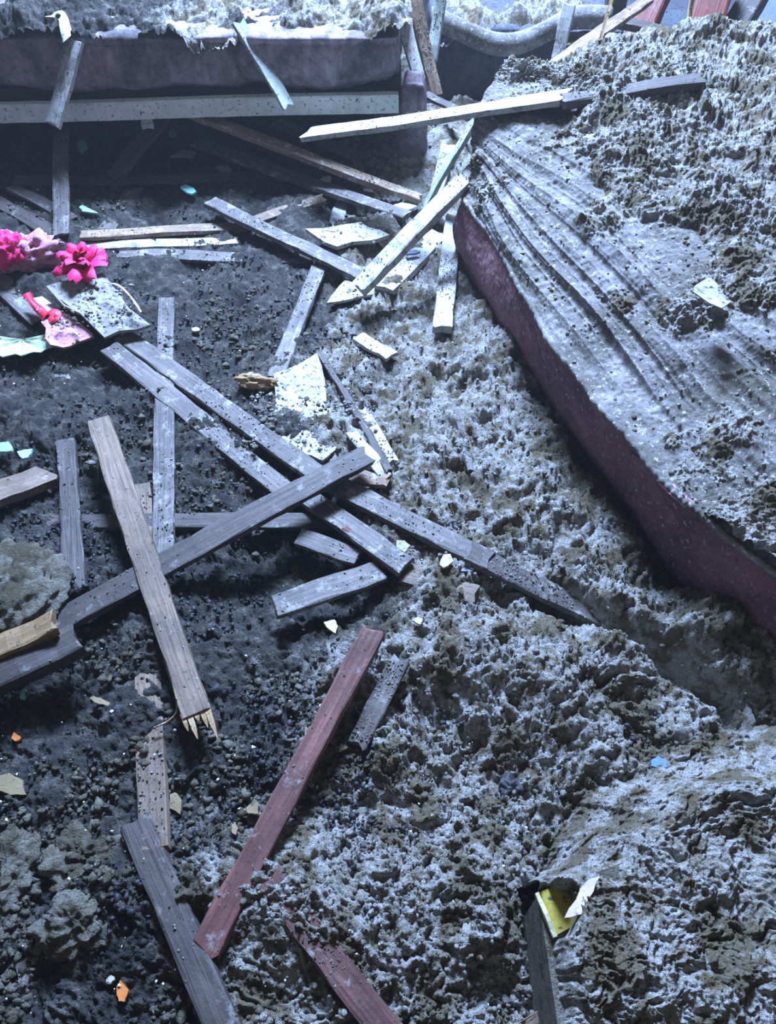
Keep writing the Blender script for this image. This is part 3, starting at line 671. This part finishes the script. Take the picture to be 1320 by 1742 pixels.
def blob(name, c, r3, mat, label, cat, seed, amp=.25, rot=0, parent=None, freq=1.6, smooth=True):
    n, m = (60, 90) if name == 'insulation_lump' else (26, 40); V = []
    for i in range(n+1):
        a = math.pi*i/n
        for j in range(m): b = 2*math.pi*j/m; V.append((math.sin(a)*math.cos(b), math.sin(a)*math.sin(b), math.cos(a)))
    V = np.array(V); d = 1+amp*fbm(V+seed*3.1, freq, 5, seed, .6)+(.25*(cells(V+seed, 3.2, seed, False)-.3) if name == 'insulation_lump' else 0); V = V*d[:, None]*np.array(r3)
    cr, sr = math.cos(rot), math.sin(rot); V = np.stack([V[:, 0]*cr-V[:, 1]*sr, V[:, 0]*sr+V[:, 1]*cr, V[:, 2]], 1)
    Fc = [(i*m+j, i*m+(j+1) % m, (i+1)*m+(j+1) % m, (i+1)*m+j) for i in range(n) for j in range(m)]
    o = meshobj(name, V, [f[::-1] for f in Fc], M[mat], smooth=smooth); o.location = c
    if label: tag(o, label, cat)
    return o
SF = 'small broken flakes lying in the debris'
for nm, u, v, w_, h_, mat, lab, cat, n, off in [
 ('foam_piece', 14, 764, 34, 26, 'cyan', 'cyan foam lump at the left edge', 'foam', 8, .03),
 ('foam_piece', 44, 776, 30, 34, 'cyan', 'smaller cyan foam scrap right of the other cyan lump', 'foam', 7, .03),
 ('plaster_flake', 158, 789, 24, 12, 'plaster', 'white oval chip left of the brown lath top', 'chip', 7, .02),
 ('plaster_flake', 565, 1067, 34, 17, 'cream', 'cream rectangular flake above the dark red lath', 'flake', 5, .025),
 ('plaster_flake', 710, 1058, 17, 16, 'cream', 'small cream chip right of the rectangular cream flake', 'flake', 6, .03),
 ('plaster_flake', 757, 958, 34, 32, 'cream', 'cream curled flake by the buried brown lath end', 'flake', 7, .03),
 ('card_scrap', 686, 932, 26, 42, 'olive', 'olive card scrap beside the orange scorched lath', 'card', 5, .035),
 ('plaster_flake', 583, 1273, 20, 14, 'plaster', 'white chip right of the dark red lath', 'chip', 6, .02),
 ('plaster_flake', 803, 1580, 52, 26, 'plaster', 'largest white flake left of the dusty box', 'flake', 8, .02),
 ('plaster_flake', 769, 1539, 9, 14, 'plaster', 'tiny white splinter above the largest white flake', 'chip', 5, .02),
 ('plastic_scrap', 1122, 1300, 34, 26, 'blue', 'bright blue plastic scrap in the ash', 'plastic', 7, .04),
 ('plastic_scrap', 540, 1342, 8, 8, 'cream', 'tiny cream bit near the dark red lath', 'chip', 5, .02),
 ('plaster_flake', 334, 562, 20, 9, 'sage', 'small pale green chip in the dark soot', 'chip', 7, .02),
 ('plaster_flake', 190, 1668, 17, 17, 'plaster', 'round white chip in the bottom left', 'chip', 8, .025),
 ('leaf', 206, 1686, 24, 42, 'orange', 'orange leaf beside the round white chip', 'leaf', 7, .02),
 ('leaf', 20, 1336, 54, 32, 'leaf', 'dry brown leaf at the left edge', 'leaf', 8, .02),
 ('leaf', 430, 1376, 36, 20, 'leaf', 'tan wood chip touching the dark red lath', 'chip', 6, .03),
 ('leaf', 400, 1412, 14, 26, 'leaf', 'small upright tan chip left of the dark red lath', 'chip', 5, .02),
 ('leaf', 172, 1195, 42, 14, 'leaf', 'tan shaving in the soot left of the brown lath end', 'chip', 6, .02),
 ('leaf', 30, 1256, 22, 20, 'orange', 'rusty orange scrap at the left edge', 'scrap', 6, .02),
 ('plaster_flake', 40, 1184, 14, 16, 'cyan', 'small cyan chip above the rusty orange scrap', 'chip', 5, .02),
 ('charcoal_lump', 200, 1212, 34, 34, 'coal', 'blue black charcoal lump left of the splintered end', 'charcoal', 8, .01),
 ('charcoal_lump', 870, 1340, 44, 44, 'coal', 'black charcoal lump in the middle of the ash', 'charcoal', 8, .015),
 ('charcoal_lump', 1010, 1280, 26, 50, 'coal', 'black narrow charcoal in a hollow of the ash', 'charcoal', 7, .01),
 ('charcoal_lump', 795, 968, 26, 26, 'slate', 'slate coloured shard right of the cream curled flake', 'shard', 7, .02),
 ('plaster_flake', 142, 250, 18, 20, 'cyan', 'pale green chip in the shade under the rail', 'chip', 6, .03),
 ('plaster_flake', 312, 264, 46, 18, 'sage', 'pale green flake in the shade above the narrow grey lath', 'flake', 7, .03),
 ('plaster_flake', 292, 228, 18, 16, 'sage', 'small rounded pale chip under the rail', 'chip', 8, .04),
 ('plaster_flake', 322, 326, 28, 14, 'cyan', 'light blue chip before the long dark strip', 'chip', 6, .03),
 ('plaster_flake', 150, 360, 34, 12, 'cyan', 'light blue flake right of the upright grey lath', 'flake', 6, .02),
 ('plaster_flake', 555, 308, 22, 16, 'cream', 'cream chip between the tan and grey laths', 'chip', 6, .04),
 ('plaster_flake', 570, 288, 48, 22, 'raw', 'tan broken lump behind the thin tan lath', 'chunk', 7, .04),
 ('plaster_flake', 380, 290, 36, 14, 'sage', 'dull pale flake right of the long dark strip', 'flake', 6, .02),
 ('plaster_flake', 300, 1365, 26, 60, 'leaf', 'brownish stone like flake below the buried brown lath', 'flake', 7, .02),
 ('plaster_flake', 700, 430, 36, 24, 'slate', 'grey shard between the speckled pale laths', 'shard', 6, .06)]:
    if nm == 'charcoal_lump' and mat == 'coal': blob(nm, atg(u, v, off-.004), (w_/2200, h_/2200, .010), mat, lab, cat, int(u), .4, freq=2.5); continue
    flake(nm, quad(u, v, w_, h_, seed=int(u+v), n=n), off, .006 if 'coal' not in mat else .02, mat, lab, cat, SF if nm == 'plaster_flake' else None, warp=.002)
flake('red_scrap', quad(1062, 1632, 32, 12, .3, 6, 3), .23, .004, 'redp', 'small red scrap lying on the dusty box', 'scrap', ab=True, warp=.001)

blob('wood_chunk', atg(436, 650, .03), (.048, .02, .018), 'raw', 'yellow brown wood chunk left of the white plaster board', 'wood', 4, .3, -.15, freq=2.2)
blob('insulation_lump', atg(28, 1010, .01), (.085, .10, .045), 'lump', 'large rounded insulation lump at the left edge', 'insulation', 9, .3)
blob('insulation_lump', atg(145, 1460, .0), (.055, .045, .03), 'lump', 'olive insulation lump in the lower left soot', 'insulation', 12, .35)
blob('insulation_lump', atg(130, 1570, .0), (.05, .04, .03), 'lump', 'insulation lump over the faint buried lath', 'insulation', 14, .35)
blob('insulation_lump', atg(25, 1470, .0), (.05, .06, .03), 'lump', 'insulation lump at the lower left edge', 'insulation', 15, .35)
# pink things on the left
blob('pink_cloth', atg(52, 428, .06), (.095, .06, .05), 'rose', 'crumpled dusty pink cloth bundle left of the flower', 'cloth', 21, .45, .2, freq=2.4)
blob('pink_cloth', atg(8, 424, .075), (.05, .045, .045), 'pink', 'hot pink cloth fold at the left edge', 'cloth', 23, .4, freq=2.4)
pc = atg(143, 456, .075); fl = empty('artificial_flower', pc, 'hot pink artificial flower with many petals', 'flower')
pv = []; 
for i in range(6):
    t = i/5; w_ = .022*math.sin(math.pi*(t*.82+.08))+.001
    for s in (-1, -.4, .4, 1): pv.append((t*.075, s*w_, .03*math.sin(t*2.2)-.012*abs(s)+.003*math.sin(s*5+t*6)))
pf = [(i*4+k, (i+1)*4+k, (i+1)*4+k+1, i*4+k+1) for i in range(5) for k in range(3)]
pm = None
for k in range(34):
    if pm is None: p = meshobj('petal', pv, pf, M['pink'], fl); pm = p.data; md = None
    else: p = link(bpy.data.objects.new('petal', pm), fl)
    ring = k % 3; s = (1.0, .85, .6)[ring]*random.uniform(.85, 1.15)
    p.rotation_euler = (random.uniform(-.5, .5), -(.05, .5, 1.0)[ring]+random.uniform(-.2, .2), k*2.399+random.uniform(-.2, .2)); p.scale = (s, s, s); p.location = (0, 0, .006*ring)
cb = blob('flower_heart', (0, 0, .02), (.014, .014, .012), 'redp', None, None, 5, .3); cb.parent = fl
def ribbon(name, pts, wd, mat, label, cat, z=.03):
    P = [atg(u, v, z+dz) for u, v, dz in pts]; A = resample(np.array([list(p) for p in P]), 24, 0); V = []
    for i in range(24):
        t = A[min(i+1, 23)]-A[max(i-1, 0)]; s = np.cross(t, (0, 0, 1)); s /= np.linalg.norm(s)+1e-9; tw = math.sin(i*.5)*.6
        for a in (-1, 1):
            for b in (0, .002): V.append(A[i]+s*a*wd/2*math.cos(tw)+np.array((0, 0, a*wd/2*math.sin(tw)+b)))
    Fc = []
    for i in range(23):
        k = i*4
        for a, b in ((0, 1), (1, 3), (3, 2), (2, 0)): Fc.append((k+a, k+b, k+4+b, k+4+a))
    c = P[len(P)//2]; o = meshobj(name, [v-np.array(c) for v in V], Fc, M[mat]); o.location = c; return tag(o, label, cat)
ribbon('ribbon', [(44, 500, .05), (56, 515, .06), (70, 530, .05), (88, 545, .055), (100, 538, .05), (84, 532, .06), (72, 545, .05)], .024, 'redp', 'red ribbon loop left of the grey tile', 'ribbon')
ribbon('ribbon', [(176, 480, .075), (200, 486, .08), (222, 505, .08), (240, 532, .075)], .006, 'pinkpaper', 'thin pale pink string over the grey tile', 'string')
ribbon('wire', [(300, 1190, .08), (300, 1212, .05), (285, 1228, .03), (262, 1238, .02)], .003, 'raw', 'thin curved fibre hanging off the splintered lath end', 'fibre', 0)
ribbon('plastic_strip', [(84, 30, 0), (100, 26, 0), (110, 40, 0), (114, 68, 0)], .03, 'sage', 'curled pale green strip on the cushion ash at the top left', 'plastic', .5)
# dish: shallow broken shell, pale green
def shell():
    c = atg(38, 578, .04); V = []; n, m = 8, 30
    for i in range(n+1):
        for j in range(m+1):
            a = math.pi*1.15*j/m+2.9; r = .12*i/n*(1+.04*math.sin(5*a)+(.08*random.uniform(-1, 1) if i == n else 0)); V.append((math.cos(a)*r*1.15, math.sin(a)*r*.72, .028*(i/n)**2+.003*math.sin(9*a)))
    k = len(V); V += [(x, y, z-.003) for x, y, z in V]
    Fc = [(i*(m+1)+j, i*(m+1)+j+1, (i+1)*(m+1)+j+1, (i+1)*(m+1)+j) for i in range(n) for j in range(m)]
    Fc += [tuple(q+k for q in reversed(f)) for f in list(Fc)]
    e = [n*(m+1)+j for j in range(m+1)]; Fc += [(e[j], e[j+1], e[j+1]+k, e[j]+k) for j in range(m)]
    o = meshobj('broken_bowl', V, Fc, M['sage']); o.location = c; o.rotation_euler = (.12, -.05, 0)
    tag(o, 'pale green broken shallow bowl at the left edge under the pink paper', 'bowl')
shell()
ribbon('fold_strip', [(1188, 590, 0), (1240, 640, 0), (1300, 690, 0), (1380, 740, 0)], .03, 'plaster', 'bright white cloth strip lying along a mattress fold', 'cloth', .36) if False else None
ob = blob('pink_cloth', at(1160, 845, .255), (.012, .045, .010), 'rose', 'pink scrap caught on top of the maroon band', 'cloth', 31, .3, .7)

# ================================================================= DUSTY BOX, BOTTOM RIGHT
def carton():
    zt = .20; c = [at(u, v, zt) for u, v in ((915, 1522), (1420, 1330), (1640, 1800), (962, 1830))]
    root = empty('cardboard_box', (sum((p for p in c), Vector())/4).xy.to_3d(), 'box buried in insulation at the bottom right with a yellow corner', 'box')
    top = [Vector((p.x, p.y, zt)) for p in c]; bot = [Vector((p.x, p.y, -.12)) for p in c]
    V = []; n = 10; seg = []
    for k in range(4):
        for i in range(n): t = i/n; seg.append(top[k].lerp(top[(k+1) % 4], t))
    m = len(seg)
    for lv in range(9):
        f = lv/8
        for i, p in enumerate(seg):
            j = 0
            V.append((p.x+j, p.y+j*.5, zt*(1-f)+(-.12)*f))
    Fc = [(l*m+i, (l+1)*m+i, (l+1)*m+(i+1) % m, l*m+(i+1) % m) for l in range(8) for i in range(m)]+[tuple(range(m))]
    child(meshobj('box_body', V, Fc, M['lump'], smooth=False), root)
    # yellow lid corner, slightly raised with a rolled edge
    Pq = [at(u, v, zt+.006) for u, v in ((913, 1519), (975, 1494), (1000, 1540), (975, 1575), (944, 1592))]
    cc = sum(Pq, Vector())/5; V = [tuple(p) for p in Pq]+[(p.x, p.y, p.z-.004) for p in Pq]
    Fc = [(0, 1, 2, 3, 4)[::-1], (5, 6, 7, 8, 9)]+[(i, (i+1) % 5, (i+1) % 5+5, i+5) for i in range(5)]
    tag(child(meshobj('lid_corner', V, Fc, M['yellow'], smooth=False), root), 'bare yellow lid corner')
    e0, e1 = at(913, 1519, zt+.010), at(944, 1594, zt+.010)
    b, _ = bar('lid_edge', e0, e1, .006, .008, M['cream'], 6, .0004, seed=4); tag(rel(b, root), 'bright yellow cream edge')
    # insulation over it
    na, nb = 430, 330; U = np.linspace(-.95, 1.0, na); W = np.linspace(0, 1, nb)
    A, B = np.meshgrid(U, W, indexing='ij')
    pt = lambda s: np.array((s.x, s.y))
    c0, c1, c2, c3 = map(pt, c); Am = np.clip(A, 0, 1)
    XY = ((c0*(1-B)[..., None]+c1*B[..., None])*(1-A)[..., None]+(c3*(1-B)[..., None]+c2*B[..., None])*A[..., None])
    x, y = XY[..., 0].ravel(), XY[..., 1].ravel(); P = np.stack([x, y, x*0], 1)
    wx = P+np.stack([.012*noise(P, 30, 3), .012*noise(P, 30, 9), x*0], 1)
    a, bb = A.ravel(), B.ravel()
    cl = .75*clods(P)
    top_ = zt+.018+.010*fbm(P, 6, 3, 2)+cl
    gl = low(x, y)+.0
    k = ss(-.75, .0, a+.10*fbm(P, 7, 3, 9))
    h = top_*k+(gl-.02+cl)*(1-k)
    # bare corner
    cr = np.array(at(940, 1545, zt))[:2]; d = np.hypot(x-cr[0], y-cr[1]); h = np.where(True, h-.10*(1-ss(.022, .042, d+.012*fbm(P, 20, 3, 5))), h)
    h -= .05*(1-ss(0.0, .05, bb+.012*fbm(P, 18, 2, 3)))*(a > -.02)+.16*(1-ss(.0, .3, bb))*(1-ss(-.3, 0, a))
    o = meshobj('insulation_layer', np.stack([x, y, h], 1), gridfaces(na, nb), M['ash'])
    tag(o, 'lumpy grey insulation covering the box at the bottom right', 'insulation', None, 'stuff')
    flake('paper_scrap', [(968, 1545), (1000, 1498), (1020, 1492), (1000, 1530), (990, 1556), (960, 1562)], zt+.034, .003, 'pinkpaper', 'pale pink torn paper on the yellow box corner', 'paper', ab=True, warp=.002)
carton()
